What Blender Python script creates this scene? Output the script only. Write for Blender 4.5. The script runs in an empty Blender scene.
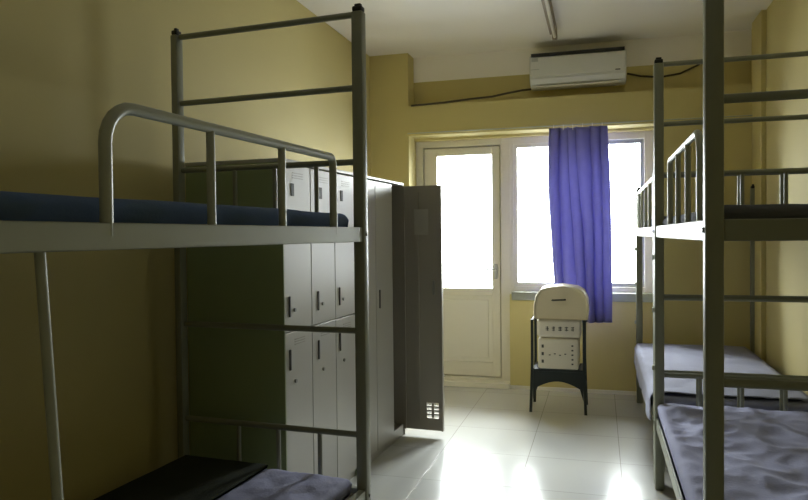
import bpy, bmesh, math, random
from mathutils import Vector, Matrix, noise
random.seed(7)
C = bpy.context.scene.collection
R = math.radians

# ------------------------------------------------------------------ materials
def srgb(r, g, b):
    f = lambda v: (v/255/12.92) if v/255 <= .04045 else ((v/255+.055)/1.055)**2.4
    return (f(r), f(g), f(b), 1)

def mat(name, col, rough=.5, metal=0, spec=.5, var=.0, scale=6, bump=0, bscale=40, trans=0):
    m = bpy.data.materials.new(name); m.use_nodes = True
    nt = m.node_tree; N = nt.nodes; L = nt.links
    b = N['Principled BSDF']
    b.inputs['Roughness'].default_value = rough
    b.inputs['Metallic'].default_value = metal
    b.inputs['Specular IOR Level'].default_value = spec
    b.inputs['Base Color'].default_value = col
    tc = N.new('ShaderNodeTexCoord')
    if var:
        n = N.new('ShaderNodeTexNoise'); n.inputs['Scale'].default_value = scale; n.inputs['Detail'].default_value = 5
        L.new(tc.outputs['Object'], n.inputs['Vector'])
        mx = N.new('ShaderNodeMix'); mx.data_type = 'RGBA'
        mx.inputs['A'].default_value = tuple(c*(1-var) for c in col[:3])+(1,)
        mx.inputs['B'].default_value = tuple(min(1, c*(1+var)) for c in col[:3])+(1,)
        L.new(n.outputs['Fac'], mx.inputs['Factor']); L.new(mx.outputs['Result'], b.inputs['Base Color'])
        rr = N.new('ShaderNodeMapRange'); rr.inputs['To Min'].default_value = max(0, rough-.08); rr.inputs['To Max'].default_value = min(1, rough+.08)
        L.new(n.outputs['Fac'], rr.inputs['Value']); L.new(rr.outputs['Result'], b.inputs['Roughness'])
    if bump:
        n2 = N.new('ShaderNodeTexNoise'); n2.inputs['Scale'].default_value = bscale; n2.inputs['Detail'].default_value = 4
        L.new(tc.outputs['Object'], n2.inputs['Vector'])
        bp = N.new('ShaderNodeBump'); bp.inputs['Strength'].default_value = bump; bp.inputs['Distance'].default_value = .01
        L.new(n2.outputs['Fac'], bp.inputs['Height']); L.new(bp.outputs['Normal'], b.inputs['Normal'])
    if trans:
        t = N.new('ShaderNodeBsdfTranslucent'); t.inputs['Color'].default_value = col
        ms = N.new('ShaderNodeMixShader'); ms.inputs['Fac'].default_value = trans
        L.new(b.outputs[0], ms.inputs[1]); L.new(t.outputs[0], ms.inputs[2])
        L.new(ms.outputs[0], N['Material Output'].inputs['Surface'])
    return m

M = dict(
    wall=mat('yellow wall paint', srgb(202, 189, 130), .75, var=.05, scale=2.2, bump=.05, bscale=60),
    ceil=mat('white ceiling paint', srgb(244, 240, 233), .85, var=.03, scale=2, bump=.04, bscale=50),
    steel=mat('grey green enamelled steel', srgb(136, 138, 120), .42, .05, var=.06, scale=8),
    rail=mat('pale grey enamelled steel', srgb(170, 173, 158), .38, .1, var=.05, scale=8),
    cap=mat('black plastic', srgb(18, 18, 18), .5),
    deck=mat('grey bed board', srgb(120, 108, 84), .7, var=.15, scale=5),
    locker=mat('pale grey locker enamel', srgb(180, 178, 171), .36, .1, var=.03, scale=3),
    lockside=mat('green locker side enamel', srgb(150, 164, 124), .42, .1, var=.04, scale=3),
    lockdoor=mat('brown grey locker enamel', srgb(152, 146, 134), .4, .1, var=.04, scale=3),
    dark=mat('dark gap and shade paint', srgb(40, 40, 36), .6),
    frame=mat('white window aluminium', srgb(222, 218, 204), .4, var=.03),
    framed=mat('grey window aluminium', srgb(175, 178, 176), .4, var=.03),
    sill=mat('grey green sill paint', srgb(150, 154, 138), .6, var=.05),
    overlay=mat('dark coarse blanket', srgb(54, 57, 48), .95, spec=.1, var=.15, scale=12, bump=.2, bscale=150),
    doorp=mat('white door panel', srgb(226, 223, 210), .4, var=.02),
    ac=mat('white air conditioner plastic', srgb(215, 215, 210), .4, var=.02),
    curtain=mat('violet blue curtain cloth', srgb(136, 134, 184), .85, spec=.2, var=.12, scale=14, bump=.1, bscale=200, trans=.30),
    blue=mat('blue mattress cloth', srgb(84, 104, 142), .9, spec=.2, var=.12, scale=7, bump=.15, bscale=120),
    slate=mat('slate mattress cloth', srgb(104, 106, 116), .9, spec=.2, var=.1, scale=7, bump=.15, bscale=120),
    lilac=mat('lilac grey mattress cloth', srgb(158, 160, 190), .85, spec=.25, var=.12, scale=7, bump=.2, bscale=90),
    lilac2=mat('pale lilac sheet', srgb(152, 154, 174), .85, spec=.25, var=.1, scale=9, bump=.2, bscale=90),
    beige=mat('beige moulded plastic', srgb(206, 196, 168), .5, var=.05, scale=9),
    crate=mat('off white plastic box', srgb(212, 206, 190), .5, var=.05, scale=12),
    mark=mat('dark printed marks', srgb(70, 70, 66), .6),
    rack=mat('black painted metal', srgb(30, 38, 36), .45, .2, var=.2, scale=9),
    chrome=mat('worn chrome', srgb(150, 150, 145), .3, .8),
    tube=mat('unlit lamp glass', srgb(220, 215, 205), .3),
    lampb=mat('grey brown lamp housing', srgb(150, 138, 120), .5, var=.05),
    cable=mat('dark cable', srgb(70, 62, 40), .6),
    slate2=mat('exterior render', srgb(200, 200, 198), .9, var=.05),
)

def floor_mat():
    m = bpy.data.materials.new('glossy grey floor tiles'); m.use_nodes = True
    nt = m.node_tree; N = nt.nodes; L = nt.links; b = N['Principled BSDF']
    tc = N.new('ShaderNodeTexCoord'); mp = N.new('ShaderNodeMapping')
    mp.inputs['Location'].default_value = (.445, .12, 0)
    br = N.new('ShaderNodeTexBrick'); br.offset = 0; br.squash = 1
    br.inputs['Scale'].default_value = 1; br.inputs['Brick Width'].default_value = .56; br.inputs['Row Height'].default_value = .56
    br.inputs['Mortar Size'].default_value = .0025; br.inputs['Mortar Smooth'].default_value = .3
    br.inputs['Color1'].default_value = srgb(196, 197, 193); br.inputs['Color2'].default_value = srgb(190, 190, 186)
    br.inputs['Mortar'].default_value = srgb(150, 149, 140)
    L.new(tc.outputs['Object'], mp.inputs['Vector']); L.new(mp.outputs['Vector'], br.inputs['Vector'])
    n = N.new('ShaderNodeTexNoise'); n.inputs['Scale'].default_value = 3; n.inputs['Detail'].default_value = 6
    L.new(tc.outputs['Object'], n.inputs['Vector'])
    mx = N.new('ShaderNodeMix'); mx.data_type = 'RGBA'; mx.blend_type = 'MULTIPLY'; mx.inputs['Factor'].default_value = .25
    L.new(br.outputs['Color'], mx.inputs['A']); L.new(n.outputs['Color'], mx.inputs['B'])
    L.new(br.outputs['Color'], b.inputs['Base Color'])
    rr = N.new('ShaderNodeMapRange'); rr.inputs['To Min'].default_value = .10; rr.inputs['To Max'].default_value = .24
    L.new(n.outputs['Fac'], rr.inputs['Value']); L.new(rr.outputs['Result'], b.inputs['Roughness'])
    bp = N.new('ShaderNodeBump'); bp.inputs['Strength'].default_value = .25; bp.inputs['Distance'].default_value = .002; bp.invert = True
    L.new(br.outputs['Fac'], bp.inputs['Height'])
    L.new(bp.outputs['Normal'], b.inputs['Normal'])
    b.inputs['Specular IOR Level'].default_value = .6
    return m
M['floor'] = floor_mat()

def glass_mat():
    m = bpy.data.materials.new('window glass'); m.use_nodes = True
    nt = m.node_tree; N = nt.nodes; L = nt.links; N.remove(N['Principled BSDF'])
    t = N.new('ShaderNodeBsdfTransparent'); t.inputs['Color'].default_value = (.96, .98, .97, 1)
    g = N.new('ShaderNodeBsdfGlossy'); g.inputs['Roughness'].default_value = .02
    fr = N.new('ShaderNodeFresnel'); fr.inputs['IOR'].default_value = 1.35
    ms = N.new('ShaderNodeMixShader')
    L.new(fr.outputs[0], ms.inputs['Fac']); L.new(t.outputs[0], ms.inputs[1]); L.new(g.outputs[0], ms.inputs[2])
    L.new(ms.outputs[0], N['Material Output'].inputs['Surface'])
    return m
M['glass'] = glass_mat()

# ------------------------------------------------------------------ helpers
def obj(name, bm, m, parent=None, smooth=False):
    me = bpy.data.meshes.new(name)
    bmesh.ops.recalc_face_normals(bm, faces=bm.faces)
    bm.to_mesh(me); bm.free()
    me.materials.append(m)
    if smooth:
        for p in me.polygons: p.use_smooth = True
        try: me.set_sharp_from_angle(angle=R(40))
        except Exception: pass
    o = bpy.data.objects.new(name, me); C.objects.link(o)
    if parent: o.parent = parent
    return o

def tag(o, label=None, cat=None, group=None, kind=None):
    if label: o['label'] = label
    if cat: o['category'] = cat
    if group: o['group'] = group
    if kind: o['kind'] = kind
    return o

def thing(name, label, cat, loc=(0, 0, 0), rz=0, group=None):
    o = bpy.data.objects.new(name, None); C.objects.link(o)
    o.empty_display_size = .1
    o.location = loc; o.rotation_euler = (0, 0, rz)
    return tag(o, label, cat, group)

def struct(name, bm, m, parent=None, smooth=False):
    o = obj(name, bm, m, parent, smooth)
    if parent is None: o['kind'] = 'structure'
    return o

def box(bm, x0, x1, y0, y1, z0, z1, bev=0, seg=2):
    x0, x1 = sorted((x0, x1)); y0, y1 = sorted((y0, y1)); z0, z1 = sorted((z0, z1))
    r = bmesh.ops.create_cube(bm, size=1)
    vs = r['verts']
    for v in vs:
        v.co = Vector(((x0+x1)/2+v.co.x*(x1-x0), (y0+y1)/2+v.co.y*(y1-y0), (z0+z1)/2+v.co.z*(z1-z0)))
    if bev:
        es = list({e for v in vs for e in v.link_edges})
        bmesh.ops.bevel(bm, geom=es, offset=bev, segments=seg, affect='EDGES', profile=.5)
    return bm

def B(*a, **k):
    return box(bmesh.new(), *a, **k)

def tube(bm, pts, r, n=10, square=False):
    pts = [Vector(p) for p in pts]
    rings = []
    up = None
    for i, p in enumerate(pts):
        if i == 0: d = pts[1]-p
        elif i == len(pts)-1: d = p-pts[i-1]
        else: d = (pts[i+1]-p).normalized()+(p-pts[i-1]).normalized()
        d.normalize()
        if up is None:
            up = Vector((1, 0, 0)) if abs(d.x) < .8 else Vector((0, 0, 1))
        a = d.cross(up).normalized(); b = a.cross(d).normalized(); up = b
        ring = []
        for k in range(n):
            t = 2*math.pi*k/n + (math.pi/4 if square else 0)
            ring.append(bm.verts.new(p+(a*math.cos(t)+b*math.sin(t))*r))
        rings.append(ring)
    for i in range(len(rings)-1):
        for k in range(n):
            bm.faces.new((rings[i][k], rings[i][(k+1) % n], rings[i+1][(k+1) % n], rings[i+1][k]))
    bm.faces.new(rings[0][::-1]); bm.faces.new(rings[-1])
    return bm

def T(pts, r, n=10, square=False):
    return tube(bmesh.new(), pts, r, n, square)

def axis_pts(L, r, n):
    e = [0, r*.1, r*.35, r*.65, r]
    mid = [r+(L-2*r)*i/n for i in range(1, n)]
    return e+mid+[L-v for v in e[::-1]]

def slab(w, l, h, r=.03, nx=30, ny=60, wr=0.0, wscale=6, sag=0, seed=0, quilt=0):
    """soft rounded mattress, corner at the origin; top surface with wrinkles"""
    bm = bmesh.new()
    xs = axis_pts(w, r, nx); ys = axis_pts(l, r, ny)
    def drop(d):
        return 0 if d >= r else r-math.sqrt(max(0, r*r-(r-d)**2))
    top = []; bot = []
    for y in ys:
        rt = []; rb = []
        for x in xs:
            dx = min(x, w-x); dy = min(y, l-y)
            e = min(r, math.hypot(drop(dx), drop(dy)))
            z = h-e
            if wr:
                p = Vector((x*wscale+seed, y*wscale*.8, seed*1.7))
                n1 = 1-abs(noise.noise(p))*2.2
                n2 = 1-abs(noise.noise(p*2.3+Vector((9, 3, 1))))*2
                k = min(1, min(dx, dy)/.05)*.8+.2
                z += wr*(n1*.7+n2*.35)*k - wr*.5*k
            if quilt:
                z -= quilt*max(0, 1-min(abs(math.sin((x+y)*math.pi/.16)), abs(math.sin((x-y)*math.pi/.16)))*3)
            rt.append(bm.verts.new((x, y, z)))
            ex = (.012 if x == 0 else -.012 if x == w else 0); ey = (.012 if y == 0 else -.012 if y == l else 0)
            rb.append(bm.verts.new((x+ex, y+ey, 0)))
        top.append(rt); bot.append(rb)
    nxv = len(xs); nyv = len(ys)
    for j in range(nyv-1):
        for i in range(nxv-1):
            bm.faces.new((top[j][i], top[j][i+1], top[j+1][i+1], top[j+1][i]))
            bm.faces.new((bot[j][i], bot[j+1][i], bot[j+1][i+1], bot[j][i+1]))
    for j in range(nyv-1):
        bm.faces.new((top[j][0], top[j+1][0], bot[j+1][0], bot[j][0]))
        bm.faces.new((top[j][-1], bot[j][-1], bot[j+1][-1], top[j+1][-1]))
    for i in range(nxv-1):
        bm.faces.new((top[0][i], bot[0][i], bot[0][i+1], top[0][i+1]))
        bm.faces.new((top[-1][i], top[-1][i+1], bot[-1][i+1], bot[-1][i]))
    return bm

# ------------------------------------------------------------------ room
XL, XR, YN, YB, ZC = -2.06, 1.21, -3.5, 6.25, 3.09
struct('floor', B(XL-.2, XR+.2, YN-.2, YB+1.6, -.1, 0), M['floor'])
struct('ceiling', B(XL-.2, XR+.2, YN-.2, YB+.24, ZC, ZC+.12), M['ceil'])
struct('wall_left', B(XL-.2, XL, YN-.2, YB+.24, 0, ZC), M['wall'])
struct('wall_right', B(XR, XR+.2, YN-.2, YB+.24, 0, ZC), M['wall'])
struct('wall_front', B(XL, XR, YN-.2, YN, 0, ZC), M['wall'])
OX0, OX1, OXM, OZ, SZ = -1.70, .46, -.80, 2.31, .865
b = bmesh.new()
box(b, XL, OX0, YB, YB+.24, 0, OZ)
box(b, XL, XR, YB, YB+.24, OZ, ZC)
box(b, OX1, XR, YB, YB+.24, 0, OZ)
box(b, OXM, OX1, YB, YB+.24, 0, SZ)
box(b, XL, -1.69, 6.05, YB, 0, ZC)
box(b, -1.69, XR, 6.05, YB, 2.33, 2.605)
box(b, .50, XR, 6.05, YB, 0, 2.33)
struct('wall_back', b, M['wall'])
# whitewashed top of the niche above the window; slight pier on the right wall
struct('trim_1', B(-1.69, XR, 6.244, 6.25, 2.86, ZC), M['ceil'])
struct('trim_2', B(1.175, XR, 5.72, 6.05, 0, ZC, bev=.004), M['wall'])
# window sill board
struct('trim_5', B(OXM+.02, OX1-.005, 6.225, 6.34, SZ-.05, SZ+.025, bev=.004), M['sill'])
# door kerb
struct('trim_6', B(OX0, OXM, 6.20, 6.47, 0, .05, bev=.004), M['frame'])
struct('baseboard_back', B(OXM, .50, 6.238, 6.25, 0, .03), M['doorp'])

def rect_frame(bm, x0, x1, z0, z1, y0, y1, t, bev=.003):
    tl, tr, tb, tt = t
    box(bm, x0, x0+tl, y0, y1, z0, z1, bev); box(bm, x1-tr, x1, y0, y1, z0, z1, bev)
    box(bm, x0+tl, x1-tr, y0, y1, z0, z0+tb, bev); box(bm, x0+tl, x1-tr, y0, y1, z1-tt, z1, bev)
    return bm

# balcony door
d = bpy.data.objects.new('door_1', None); C.objects.link(d); d.location = (OX0, 6.34, 0); d['kind'] = 'structure'
def off(bm, v):
    bmesh.ops.translate(bm, verts=bm.verts, vec=v); return bm
dv = Vector((-OX0, -6.34, 0))
obj('door_frame', off(rect_frame(bmesh.new(), -1.70, -.80, .05, 2.31, 6.34, 6.44, (.07, .09, .02, .06)), dv), M['frame'], d)
leaf = bmesh.new()
rect_frame(leaf, -1.62, -.90, .08, 2.24, 6.36, 6.41, (.12, .075, .13, .07))
box(leaf, -1.50, -.975, 6.36, 6.41, .84, .91, .003)
rect_frame(leaf, -1.64, -.88, .055, 2.26, 6.395, 6.43, (.05, .05, .05, .05))
obj('door_leaf', off(leaf, dv), M['frame'], d)
pb = bmesh.new()
box(pb, -1.50, -.975, 6.378, 6.395, .21, .84)
box(pb, -1.46, -1.015, 6.370, 6.380, .25, .80, .006)
obj('door_panel', off(pb, dv), M['doorp'], d)
obj('pane', off(B(-1.50, -.975, 6.383, 6.388, .91, 2.17), dv), M['glass'], d)
h = bmesh.new(); box(h, -.955, -.925, 6.345, 6.36, 1.0, 1.14, .004); tube(h, [(-.94, 6.35, 1.09), (-.94, 6.315, 1.09), (-1.03, 6.315, 1.09)], .009)
obj('door_handle', off(h, dv), M['chrome'], d)
# window
w = bpy.data.objects.new('window_1', None); C.objects.link(w); w.location = (OXM, 6.34, SZ); w['kind'] = 'structure'
wv = Vector((-OXM, -6.34, -SZ))
obj('window_frame', off(rect_frame(bmesh.new(), -.80, .46, .865, 2.31, 6.34, 6.44, (.03, .085, .07, .06)), wv), M['frame'], w)
for (a, c, y) in ((-.77, -.13, 6.355), (-.19, .38, 6.395)):
    s = obj('sash', off(rect_frame(bmesh.new(), a, c, .935, 2.25, y, y+.035, (.035, .035, .035, .035)), wv), M['framed'] if a > -.5 else M['frame'], w)
    obj('pane', off(B(a+.035, c-.035, y+.015, y+.020, .97, 2.215), wv), M['glass'], s)

# ------------------------------------------------------------------ bunk beds
def make_bed(label, loc, rz, s, L, w, low, near_z, far_z, guard, group, stile=None, lower_bar=.6, H=2.34, bars=(True, True), hooks=False):
    """aisle post at the local origin, the wall side towards s*x, far end at y = L"""
    t = thing('bunk_bed', label, 'bunk bed', loc, rz, group)
    UB, P = 1.455, .05
    def X(v): return s*v
    for ix in (0, 1):
        for iy in (0, 1):
            x = 0 if ix == 0 else w-P; y = 0 if iy == 0 else L-P
            if ix: x = w-.036
            po = obj('post', B(X(x), X(x+(.036 if ix else P)), y, y+P, 0, H, bev=.007), M['steel'], t, True)
            pw = .036 if ix else P
            c = B(X(x+.003), X(x+pw-.003), y+.004, y+P-.004, H, H+.022, bev=.006)
            box(c, X(x+.010), X(x+pw-.010), y+.014, y+P-.014, H+.02, H+.034, .004)
            obj('post_cap', c, M['cap'], po, True)
    # side rails (folded C profile)
    for (nm, z0, z1) in (('upper_side_rail', UB-.062, UB), ('lower_side_rail', low-.065, low)):
        for ix in (0, 1):
            xa = .008 if ix == 0 else w-.038
            b = bmesh.new()
            xo = xa if ix == 0 else xa+.026
            box(b, X(xo), X(xo+.004), P, L-P, z0, z1, .001)
            box(b, X(xa), X(xa+.03), P, L-P, z1-.004, z1, .001)
            box(b, X(xa), X(xa+.03), P, L-P, z0, z0+.004, .001)
            obj(nm, b, M['rail'], t)
    for (nm, z0, z1) in (('upper_end_rail', UB-.062, UB), ('lower_end_rail', low-.065, low)):
        for y in (.01, L-.04):
            obj(nm, B(X(P), X(w-P), y, y+.03, z0, z1, bev=.004), M['steel'], t)
    obj('upper_deck', B(X(.04), X(w-.04), .045, L-.045, UB-.035, UB-.015), M['deck'], t)
    obj('lower_deck', B(X(.04), X(w-.04), .045, L-.045, low-.04, low-.02), M['deck'], t)
    # end frames
    for y, crossz in ((P/2, near_z), (L-P/2, far_z)):
        for z in crossz:
            obj('end_bar', T([(X(P-.01), y, z), (X(w-P+.01), y, z)], .0135, 12), M['steel'], t, True)
        for k in (1, 2, 3):
            xx = P/2+.208*k
            if bars[0 if y < L/2 else 1] and len(crossz) > 1:
                obj('headboard_bar', T([(X(xx), y, UB-.01), (X(xx), y, crossz[-2])], .0105, 10), M['steel'], t, True)
            if not bars[0 if y < L/2 else 1]: continue
            obj('headboard_bar', T([(X(xx), y, low-.01), (X(xx), y, lower_bar)], .0105, 10), M['steel'], t, True)
        if not bars[0 if y < L/2 else 1]: continue
        obj('end_bar', T([(X(P-.01), y, lower_bar), (X(w-P+.01), y, lower_bar)], .0135, 12), M['steel'], t, True)
    # guard rail on the aisle side
    g0, g1, gz, ng, gr = guard
    xg = X(.022); rb = .09
    pts = [(xg, g0, UB-.03)]
    for k in range(7):
        a = math.pi-math.pi/2*k/6
        pts.append((xg, g0+rb+rb*math.cos(a), gz-rb+rb*math.sin(a)))
    rb2 = .03
    for k in range(5):
        a = math.pi/2-math.pi/2*k/4
        pts.append((xg, g1-rb2+rb2*math.cos(a), gz-rb2+rb2*math.sin(a)))
    pts.append((xg, g1, UB-.03))
    gg = obj('guard_rail', T(pts, gr, 12), M['rail'], t, True)
    for k in range(1, ng):
        yy = g0+(g1-g0)*k/ng
        obj('baluster', T([(xg, yy, UB-.01), (xg, yy, gz)], gr*.85, 10), M['rail'], gg, True)
    # far guard on the wall side: a plain low tube
    if stile:
        obj('ladder_stile', T([(X(.03), stile, UB-.05), (X(.03), stile+.065, low-.01)], .011, 10), M['rail'], t, True)
    if hooks:
        for z in (1.27, .98, .66):
            obj('hook', B(X(-.012), X(.002), L-.035, L-.018, z, z+.028, bev=.003), M['rail'], t)
    for z in (UB-.03, low-.03):
        for y in (.025, L-.025):
            b = bmesh.new(); tube(b, [(X(.002), y, z), (X(-.006), y, z)], .008, 8)
            obj('bolt', b, M['chrome'], t)
    return t

make_bed('grey steel bunk bed on the left, with a blue upper mattress and bent guard rail', (-1.08, .775, 0), R(-3.5), -1, 2.0, .975, .33,
         (2.36, 2.05, 1.735, 1.01), (2.36, 2.05, 1.735, 1.01), (.515, 1.70, 1.725, 3, .015), None, stile=.34, lower_bar=.56, H=2.37)
make_bed('grey steel bunk bed at the right, the nearer one with the thick post in front', (.285, 2.08, 0), 0, 1, 1.92, .90, .40,
         (2.335, 2.11, 1.795, .99), (2.335, 2.01, 1.735, 1.06), (.26, 1.23, 1.745, 3, .0125), None, lower_bar=.635, bars=(False, True), hooks=True)
make_bed('grey bunk bed at the right, the farther one by the window, with short posts', (.285, 4.03, 0), 0, 1, 1.96, .90, .40,
         (1.735, 1.06), (), (.22, 1.84, 1.745, 4, .0125), None, lower_bar=.635, H=1.76, bars=(True, False), hooks=True)

def mattress(name, bm, m, loc, rz, label, cat='mattress', group=None):
    o = obj(name, bm, m, None, True)
    o.location = loc; o.rotation_euler = (0, 0, rz)
    return tag(o, label, cat, group)

a = R(-3.5); ca, sa = math.cos(a), math.sin(a)
def LB(x, y, z):   # a point of the left bed, its own axes
    return (-1.08+x*ca-y*sa, .775+x*sa+y*ca, z)
mattress('mattress', slab(.82, 1.88, .075, .03, wr=.006, wscale=3, seed=2), M['blue'], LB(-.885, .06, 1.442), a,
         'blue mattress on the upper bunk of the left bed')
mattress('mattress', slab(.82, 1.88, .075, .03, nx=50, ny=110, wr=.012, wscale=5, seed=5, quilt=.004), M['lilac'], LB(-.885, .06, .312), a,
         'lilac grey quilted mattress on the lower bunk of the left bed')
mattress('overlay', slab(.44, 1.84, .014, .006, wr=.006, wscale=5, seed=8), M['overlay'], LB(-.90, .075, .394), a,  # thin dark slab over the wall half of the mattress
         'thin dark overlay along the wall side of the left lower bunk', 'overlay')
mattress('mattress', slab(.82, 1.82, .055, .025, wr=.005, seed=11), M['slate'], (.285+.04, 2.13, 1.442), 0,
         'thin slate mattress on the upper bunk of the nearer right bed')
mattress('mattress', slab(.82, 1.86, .07, .03, wr=.006, seed=14), M['slate'], (.285+.04, 4.08, 1.442), 0,
         'thin slate mattress on the upper bunk of the farther right bed')
mattress('mattress', slab(.85, 1.82, .085, .03, nx=60, ny=130, wr=.026, wscale=4.2, seed=21), M['lilac'], (.285+.012, 2.13, .402), 0,
         'crumpled lilac grey mattress on the lower bunk of the nearer right bed')
mattress('mattress', slab(.85, 1.86, .085, .03, nx=40, ny=80, wr=.010, wscale=4, seed=31), M['lilac2'], (.285+.012, 4.08, .402), 0,
         'smooth pale lilac mattress on the lower bunk of the farther right bed')

def draped_sheet(l, drop, seed):
    b = bmesh.new(); prof = []
    for k in range(9): prof.append((-.018-.004*(k % 2), -drop+drop*k/9, 1))
    prof += [(-.016, -.012, 1), (-.008, .002, 1), (.004, .010, 0)]
    for k in range(1, 30): prof.append((.004+.80*k/29, .012, 0))
    n = 70; rows = []
    for j in range(n+1):
        y = l*j/n; row = []
        for (x, z, side) in prof:
            w1 = noise.noise(Vector((x*5+seed, y*4, 2)))*.012
            if side: x2 = x-.010*abs(math.sin(y*9+noise.noise(Vector((y*3, seed, 0)))*2))*min(1, -z*8+.1) if z < 0 else x; z2 = z*(1+.18*noise.noise(Vector((y*2.3, seed, 5)))); 
            else: x2 = x; z2 = z+abs(w1)
            row.append(b.verts.new((x2, y, z2)))
        rows.append(row)
    for j in range(n):
        for i in range(len(prof)-1):
            b.faces.new((rows[j][i], rows[j][i+1], rows[j+1][i+1], rows[j+1][i]))
    return b
sh = obj('bed_sheet', draped_sheet(1.80, .15, 3), M['lilac2'], None, True)
sh.location = (.285+.008, 4.11, .492)
md = sh.modifiers.new('thick', 'SOLIDIFY'); md.thickness = .003
tag(sh, 'pale lilac sheet hanging over the edge of the farther right lower bunk', 'bed sheet')

# ------------------------------------------------------------------ lockers

LX, LD, LZ = -1.43, .54, 1.77
LR = R(-3)
def locker_body(t, y0, y1, cols, side_mat, divs=None):
    x0, x1 = LX-LD, LX
    for ya in (y0, y1-.012):
        obj('side_panel', off(B(x0, x1, ya, ya+.012, 0.0, LZ, bev=.002), Vector((-LX, -y0, 0))), side_mat, t)
    b = bmesh.new()
    box(b, x0, x1+.004, y0-.003, y1+.003, LZ, LZ+.018, .003)
    obj('top_panel', off(b, Vector((-LX, -y0, 0))), M['locker'], t)
    b = bmesh.new()
    box(b, x0, x0+.01, y0+.012, y1-.012, 0, LZ)
    box(b, x0, x1-.02, y0+.012, y1-.012, .06, .075)
    cw = (y1-y0)/cols
    for q in (divs or [cw*k for k in range(1, cols)]):
        box(b, x0, x1-.022, y0+q-.006, y0+q+.006, .075, LZ)
    obj('carcass', off(b, Vector((-LX, -y0, 0))), M['lockdoor'], t)
    b = bmesh.new(); box(b, x1-.03, x1-.012, y0+.012, y1-.012, 0, .075)
    obj('plinth', off(b, Vector((-LX, -y0, 0))), M['locker'], t)

def door_mesh(wd, z0, z1, vents=(), cut=True):
    """door in the plane x=0..0.018, hinge line at y=0, leaf running to y=wd, real vent holes as a grille"""
    b = bmesh.new()
    box(b, -.018, 0, 0, wd, z0, z1, .003)
    return b

# first locker: three columns, two rows
t = thing('locker_cabinet', 'pale grey six door steel locker behind the left bunk bed, green side facing us', 'locker', (LX, 2.91, 0), LR)
Y0, Y1 = 2.91, 3.77
locker_body(t, Y0, Y1, 3, M['lockside'])
cw = (Y1-Y0)/3
for k in range(3):
    for (z0, z1, up) in ((.045, .958, 0), (.963, LZ-.006, 1)):
        dm = B(-.02, 0, k*cw+.002, (k+1)*cw-.002, z0, z1, bev=.003)
        dr = obj('door', dm, M['locker'], t)
        hz = z0+.12 if up else z1-.13
        hy = k*cw+.05+.02*(k % 2)
        hb = B(0, .007, hy-.007, hy+.007, hz-.05, hz+.05, bev=.003)
        obj('handle', hb, M['mark'], dr)
        kb = bmesh.new(); tube(kb, [(0, hy+.05, hz-.11 if not up else hz-.02), (.008, hy+.05, hz-.11 if not up else hz-.02)], .009, 10)
        obj('lock', kb, M['chrome'], dr)
        pl = B(0, .003, hy+.03, hy+.06, z1-.15, z1-.09, bev=.001) if up else None
        if pl: obj('number_holder', pl, M['mark'], dr)
        vb = bmesh.new()
        for q in range(3):
            box(vb, 0, .0015, k*cw+.10, (k+1)*cw-.08, z1-.04-.012*q, z1-.036-.012*q)
        obj('vent_slots', vb, M['lockdoor'], dr)
# second locker: tall doors, the far one wide open
t = thing('locker_cabinet', 'tall steel locker beyond the first, its far door hanging open', 'locker', (LX+.875*math.sin(-LR), 2.91+.875*math.cos(LR), 0), LR)
Y0, Y1 = 3.78, 4.63
locker_body(t, Y0, Y1, 3, M['lockdoor'], (.31, .62))
cw = .31
for k in range(2):
    dr = obj('door', B(-.02, 0, k*cw+.002, (k+1)*cw-.002, .045, LZ-.006, bev=.003), M['locker'], t)
    obj('handle', B(0, .007, k*cw+.05, k*cw+.064, .95, 1.07, bev=.003), M['mark'], dr)
# open door: a grid of leaf pieces leaves real vent holes near the bottom
wd = .283
b = bmesh.new()
xh0, xh1, zv0, zv1 = .16, .25, .13, .24
yb0, yb1 = (Y1-Y0)-.004, (Y1-Y0)+.014
def leafpiece(x0, x1, z0, z1): box(b, x0, x1, yb0, yb1, z0, z1)
leafpiece(.0, xh0, .045, LZ-.006); leafpiece(xh1, wd, .045, LZ-.006)
leafpiece(xh0, xh1, .045, zv0); leafpiece(xh0, xh1, zv1, LZ-.006)
nz = 4
for i in range(1, nz): 
    zz = zv0+(zv1-zv0)*i/nz; leafpiece(xh0, xh1, zz-.005, zz+.005)
xm = (xh0+xh1)/2
for i in range(4):
    z0_ = zv0+(zv1-zv0)*i/nz; z1_ = zv0+(zv1-zv0)*(i+1)/nz
    box(b, xm-.008, xm+.008, yb0+.001, yb1-.001, z0_+.004, z1_-.004)
# folded inner flanges
box(b, .0, .012, yb0-.012, yb0, .045, LZ-.006); box(b, wd-.012, wd, yb0-.012, yb0, .045, LZ-.006)
box(b, .09, .115, yb0-.010, yb0, .12, LZ-.05)
dr = obj('open_door', b, M['lockdoor'], t)
dr['label'] = 'open locker door turned square to the cabinet'
obj('latch', B(.215, .232, yb0-.016, yb0, 1.0, 1.10, bev=.004), M['chrome'], dr)
obj('sticker', B(.085, .19, yb0-.0125, yb0-.0105, 1.42, 1.60, bev=.0005), mat('torn paper residue', srgb(165, 160, 148), .7, var=.1, scale=20), dr)

# ------------------------------------------------------------------ rack with boxes
RX0, RX1, RY0, RY1 = -.52, -.13, 5.46, 5.80
t = thing('storage_rack', 'black metal stand with splayed legs beneath the window', 'stand', ((RX0+RX1)/2, (RY0+RY1)/2, 0))
ox, oy = (RX0+RX1)/2, (RY0+RY1)/2
rv = Vector((-ox, -oy, 0))
for sx in (-1, 1):
    for sy in (-1, 1):
        xt = ox+sx*.20; yt = oy+sy*.15; xb = ox+sx*.212; yb = oy+sy*.17
        obj('leg', off(T([(xb, yb, 0), (xt, yt, .40), (xt, yt, .74)], .015, 4, True), rv), M['rack'], t)
ap = bmesh.new()
box(ap, ox-.2, ox+.2, oy-.155, oy+.155, .325, .345, .004)
obj('shelf', off(ap, rv), M['rack'], t)
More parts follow.
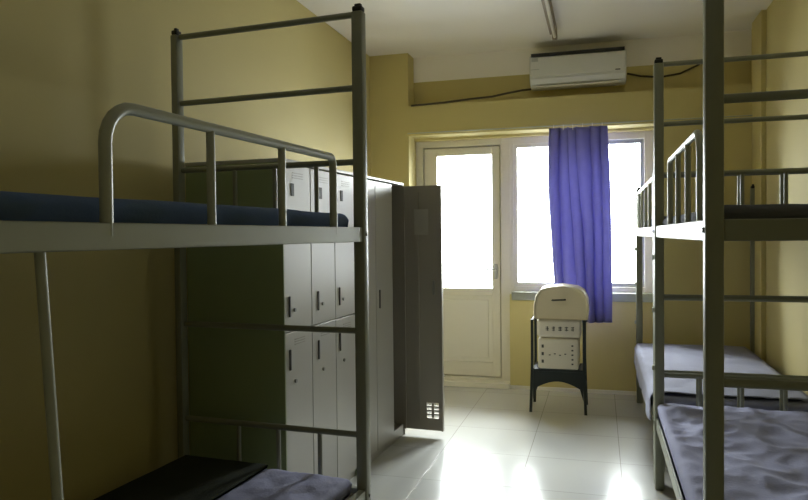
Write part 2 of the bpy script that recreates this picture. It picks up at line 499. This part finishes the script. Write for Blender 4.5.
# curved apron between the front legs
for sy in (-1, 1):
    b = bmesh.new(); n = 14
    fr = []
    for yy in (oy+sy*.15-.008, oy+sy*.15+.008):
        row = []
        for i in range(n+1):
            u = i/n; x = ox-.195+.39*u
            zb = .18+.07*math.sin(math.pi*u) if 0 < i < n else .10
            row.append((b.verts.new((x, yy, .327)), b.verts.new((x, yy, zb))))
        fr.append(row)
    for i in range(n):
        b.faces.new((fr[0][i][0], fr[0][i+1][0], fr[0][i+1][1], fr[0][i][1]))
        b.faces.new((fr[1][i][0], fr[1][i][1], fr[1][i+1][1], fr[1][i+1][0]))
        b.faces.new((fr[0][i][0], fr[1][i][0], fr[1][i+1][0], fr[0][i+1][0]))
        b.faces.new((fr[0][i][1], fr[0][i+1][1], fr[1][i+1][1], fr[1][i][1]))
    b.faces.new((fr[0][0][0], fr[0][0][1], fr[1][0][1], fr[1][0][0]))
    b.faces.new((fr[0][n][0], fr[1][n][0], fr[1][n][1], fr[0][n][1]))
    obj('apron', off(b, rv), M['rack'], t)
for sx in (-1, 1):
    obj('side_bar', off(T([(ox+sx*.20, oy-.15, .73), (ox+sx*.20, oy+.15, .73)], .012, 8), rv), M['rack'], t)
    obj('side_bar', off(T([(ox+sx*.205, oy-.16, .20), (ox+sx*.205, oy+.16, .20)], .010, 8), rv), M['rack'], t)

def glyphs(bm, x0, x1, z0, z1, y, n, seed):
    rnd = random.Random(seed); cw_ = (x1-x0)/n
    for i in range(n):
        cx = x0+cw_*(i+.5)
        for k in range(3):
            zz = z0+(z1-z0)*(k+.3)/3
            if rnd.random() < .8: box(bm, cx-cw_*.3, cx+cw_*.3*rnd.uniform(.3, 1), y-.001, y+.001, zz, zz+.005)
        box(bm, cx-.003, cx+.003, y-.001, y+.001, z0, z1)

fy = oy-.163
t2 = thing('storage_box', 'square off white box with dark marks, on the shelf of the black stand', 'box', (ox, oy, .346))
sb = B(-.155, .16, -.163, .14, 0, .245, bev=.018, seg=3)
obj('body', sb, M['crate'], t2, True)
def mark(t, *a):
    obj('printed_mark', B(*a), M['mark'], t)
for k in range(3): mark(t2, -.125, -.108, -.1645, -.1625, .05+.06*k, .075+.06*k)
for k in range(5): mark(t2, .105, .12, -.1645, -.1625, .04+.036*k, .052+.036*k)
for k in range(4): mark(t2, -.07+.04*k, -.055+.04*k, -.1640, -.1625, .11+.01*(k % 2), .118+.01*(k % 2))
t3 = thing('storage_box', 'shallow off white box with a row of dark marks, between square box and beige case', 'box', (ox+.008, oy, .597))
obj('body', B(-.170, .172, -.168, .14, 0, .145, bev=.03, seg=4), M['crate'], t3, True)
for q in range(5):
    g = bmesh.new(); glyphs(g, -.11+.049*q, -.061+.049*q, .055, .09, -.1685, 1, 3+q)
    obj('printed_mark', g, M['mark'], t3)
# beige case, rounded top
b = bmesh.new(); n = 22
prof = [(-.19, 0), (-.205, .02), (-.205, .10), (-.190, .185), (-.155, .232), (-.10, .252), (.02, .262), (.13, .248), (.185, .215), (.212, .15), (.218, .05), (.21, 0)]
rows = []
for (yy, k) in ((-.17, .93), (-.185, .98), (-.17, 1.0), (.12, 1.0), (.14, .96)):
    rows.append([b.verts.new((x*k, yy+(.02 if 0 else 0)+z*.12, .0+z*k if k < 1 else z)) for (x, z) in prof])
for i in range(len(rows)-1):
    m_ = len(prof)
    for k in range(m_):
        b.faces.new((rows[i][k], rows[i][(k+1) % m_], rows[i+1][(k+1) % m_], rows[i+1][k]))
b.faces.new(rows[0]); b.faces.new(rows[-1][::-1])
t4 = thing('carrying_case', 'beige rounded case with a dark handle slot, topmost on the black stand', 'case', (ox+.02, oy, .744))
bo = obj('body', b, M['beige'], t4)
md = bo.modifiers.new('bevel', 'BEVEL'); md.width = .012; md.segments = 3; md.limit_method = 'ANGLE'; md.angle_limit = R(35)
for p in bo.data.polygons: p.use_smooth = True
hb = bmesh.new()
tube(hb, [(-.06, -.172, .150), (-.05, -.190, .152), (.03, -.190, .156), (.04, -.172, .156)], .007, 8)
obj('handle', hb, M['mark'], t4, True)

# ------------------------------------------------------------------ curtain
cr = obj('curtain_rail', T([(-1.685, 6.0, 2.345), (1.17, 6.0, 2.345)], .005, 8), M['rail'], None, True)
tag(cr, 'thin pale curtain rail across the top of the window', 'curtain rail')
nu, nv = 150, 44
b = bmesh.new(); grid = []
ztop, zbot = 2.325, .66
def lerp(a, c, t): return a+(c-a)*t
for j in range(nv+1):
    v = j/nv; z = lerp(ztop, zbot, v)
    xl = -.435+.05*v+ (-.015*math.sin(min(1, v/.3)*math.pi)); xr = -.165+.0+.04*min(1, v/.35)+.06*v
    xr = -.18+.05*v+.02*math.sin(v*math.pi)
    xl = -.426+.036*v*v-.006*math.sin(min(1, v/.5)*math.pi); xr = -.160+.012*v+.01*math.sin(v*math.pi*.8)
    row = []
    for i in range(nu+1):
        u = i/nu
        ph = u*2*math.pi*6+.8*math.sin(v*2.5+u*5)+2.2*noise.noise(Vector((u*3, v*.9, 4)))
        amp = (.018+.012*v)*(1+.55*math.sin(u*9+1+v))*(1+.5*noise.noise(Vector((u*5, v*1.5, 8))))
        y = 6.0+amp*math.sin(ph)+.008*math.sin(u*31+v*4)
        x = lerp(xl, xr, u)+.006*math.cos(ph)
        row.append((x, y, z+(.006*math.sin(ph) if j == 0 else 0)))
    grid.append(row)
# widen to the curtain's real spread
xmin0 = -.42
for row in grid:
    for i, (x, y, z) in enumerate(row):
        row[i] = b.verts.new((xmin0+(x-xmin0)*1.82, y, z))
for j in range(nv):
    for i in range(nu):
        b.faces.new((grid[j][i], grid[j][i+1], grid[j+1][i+1], grid[j+1][i]))
cu = obj('cloth', b, M['curtain'], None, True)
ct = thing('curtain', 'violet blue gathered curtain hanging before the window behind the black stand', 'curtain', (-.18, 6.0, 2.32))
cu.parent = ct; cu.location = (.18, -6.0, -2.32)
md = cu.modifiers.new('thick', 'SOLIDIFY'); md.thickness = .003
for x in (-.38, -.30, -.22, -.14, -.06, .02):
    hk = bmesh.new()
    tube(hk, [(x+.18, -.006, .0-.02), (x+.18, -.014, .012), (x+.18, -.008, .028), (x+.18, .004, .034)], .0035, 6)
    obj('hook', hk, M['frame'], ct, True)

# ------------------------------------------------------------------ air conditioner
AX0, AX1, AZ0 = -.585, .218, 2.70
t = thing('air_conditioner', 'white wall mounted split air conditioner on the beam above the window', 'air conditioner', ((AX0+AX1)/2, 6.243, AZ0))
hw = (AX1-AX0)/2
prof = [(0, 0.0), (-.13, .0), (-.19, .02), (-.225, .06), (-.235, .12), (-.235, .235), (-.22, .262), (-.19, .27), (0, .27)]
def extrude_profile(prof, x0, x1):
    b = bmesh.new()
    a_ = [b.verts.new((x0, y, z)) for y, z in prof]; c_ = [b.verts.new((x1, y, z)) for y, z in prof]
    n = len(prof)
    for i in range(n): b.faces.new((a_[i], a_[(i+1) % n], c_[(i+1) % n], c_[i]))
    b.faces.new(a_[::-1]); b.faces.new(c_)
    return b
o = obj('body', extrude_profile(prof, -hw, hw), M['ac'], t)
md = o.modifiers.new('bevel', 'BEVEL'); md.width = .012; md.segments = 3; md.limit_method = 'ANGLE'; md.angle_limit = R(50)
obj('front_panel', B(-hw+.012, hw-.012, -.242, -.234, .075, .240, bev=.003), M['ac'], t)
b = bmesh.new()
box(b, -hw+.015, hw-.015, -.238, -.18, .248, .276)  # dark strip: the top panel's shadow put in as colour
for k in range(8): box(b, -hw+.03, hw-.03, -.165+.018*k, -.157+.018*k, .268, .276)
obj('intake_grille_and_shade', b, M['dark'], t)
obj('louver', B(-hw+.06, hw-.06, -.20, -.12, -.004, .006, bev=.003), M['frame'], t)
b = bmesh.new()
obj('trim_line', B(-hw+.012, -hw+.085, -.2445, -.2418, .135, .140), M['framed'], t)
box(b, -hw+.02, -hw+.075, -.2445, -.2418, .205, .235)
obj('label_plate', b, M['framed'], t)
obj('display', B(hw-.09, hw-.05, -.2445, -.2418, .085, .095), M['mark'], t)
pts = [(AX0-.012, 6.235, 2.72), (-.66, 6.15, 2.70), (-.78, 6.06, 2.665), (-.92, 6.045, 2.64), (-1.10, 6.042, 2.632), (-1.35, 6.042, 2.615), (-1.66, 6.042, 2.605)]
tag(obj('cable', T(pts, .009, 8), M['cable'], None, True), 'dark cable sagging along the niche edge left of the air conditioner', 'cable')
pts = [(AX1+.012, 6.236, 2.80), (.34, 6.240, 2.77), (.50, 6.240, 2.75), (.66, 6.240, 2.77), (.80, 6.240, 2.83), (.95, 6.240, 2.95)]
tag(obj('cable', T(pts, .008, 8), M['cable'], None, True), 'dark cable looping up inside the niche right of the air conditioner', 'cable')

# ------------------------------------------------------------------ lamp
t = thing('ceiling_lamp', 'unlit fluorescent tube lamp hanging just under the ceiling', 'lamp', (-.36, 5.1, ZC))
obj('housing', B(-.03, .03, -.62, .62, -.045, 0, bev=.005), M['lampb'], t)
obj('tube', T([(.012, -.57, -.075), (.012, .57, -.075)], .013, 12), M['tube'], t, True)
for y in (-.59, .59): obj('end_cap', B(-.008, .032, y-.02, y+.02, -.095, -.048, bev=.004), M['lampb'], t)

# ------------------------------------------------------------------ camera
f, yaw, pitch, roll = 680., R(16.1), R(-1.26), R(.6)
fw = Vector((-math.sin(yaw)*math.cos(pitch), math.cos(yaw)*math.cos(pitch), math.sin(pitch)))
r = fw.cross(Vector((0, 0, 1))).normalized(); u = r.cross(fw)
Rv = r*math.cos(roll)-u*math.sin(roll); Uv = u*math.cos(roll)+r*math.sin(roll)
cam = bpy.data.objects.new('camera', bpy.data.cameras.new('camera')); C.objects.link(cam)
mw = Matrix((( Rv.x, Uv.x, -fw.x, 0), (Rv.y, Uv.y, -fw.y, 0), (Rv.z, Uv.z, -fw.z, 1.42), (0, 0, 0, 1)))
cam.matrix_world = mw
cam.data.sensor_width = 36; cam.data.lens = f*36/808; cam.data.clip_start = .05
bpy.context.scene.camera = cam

# ------------------------------------------------------------------ light: bright haze outdoors through the window
SKY_LOW, SKY_HIGH = 10, 84
wd_ = bpy.data.worlds.new('world'); bpy.context.scene.world = wd_; wd_.use_nodes = True
bg = wd_.node_tree.nodes['Background']; bg.inputs['Color'].default_value = (.95, .98, 1, 1); bg.inputs['Strength'].default_value = 1
N_ = wd_.node_tree.nodes; L_ = wd_.node_tree.links
tcw = N_.new('ShaderNodeTexCoord'); sx_ = N_.new('ShaderNodeSeparateXYZ'); cr_ = N_.new('ShaderNodeFloatCurve')
mr_ = N_.new('ShaderNodeMapRange'); mr_.inputs['From Min'].default_value = -.5; mr_.inputs['From Max'].default_value = .9
mr_.inputs['To Min'].default_value = SKY_LOW; mr_.inputs['To Max'].default_value = SKY_HIGH
mr_.interpolation_type = 'SMOOTHSTEP'; N_.remove(cr_)
L_.new(tcw.outputs['Generated'], sx_.inputs[0]); L_.new(sx_.outputs['Z'], mr_.inputs['Value']); L_.new(mr_.outputs['Result'], bg.inputs['Strength'])
for (nm, x0, x1, z0, z1) in (('portal_door', -1.50, -.975, .91, 2.17), ('portal_window', -.77, .405, .93, 2.25)):
    ld = bpy.data.lights.new(nm, 'AREA'); ld.shape = 'RECTANGLE'; ld.size = x1-x0; ld.size_y = z1-z0
    ld.cycles.is_portal = True
    lo = bpy.data.objects.new(nm, ld); C.objects.link(lo); lo.location = ((x0+x1)/2, 6.46, (z0+z1)/2); lo.rotation_euler = (R(-90), 0, 0)

sc = bpy.context.scene
sc.view_settings.view_transform = 'Standard'; sc.view_settings.look = 'None'
sc.view_settings.gamma = 1; sc.view_settings.use_curve_mapping = False
sc.view_settings.exposure = 0
sc.cycles.use_denoising = True
sc.cycles.max_bounces = 12; sc.cycles.diffuse_bounces = 8; sc.cycles.glossy_bounces = 4; sc.cycles.transparent_max_bounces = 8
sc.cycles.sample_clamp_indirect = 8
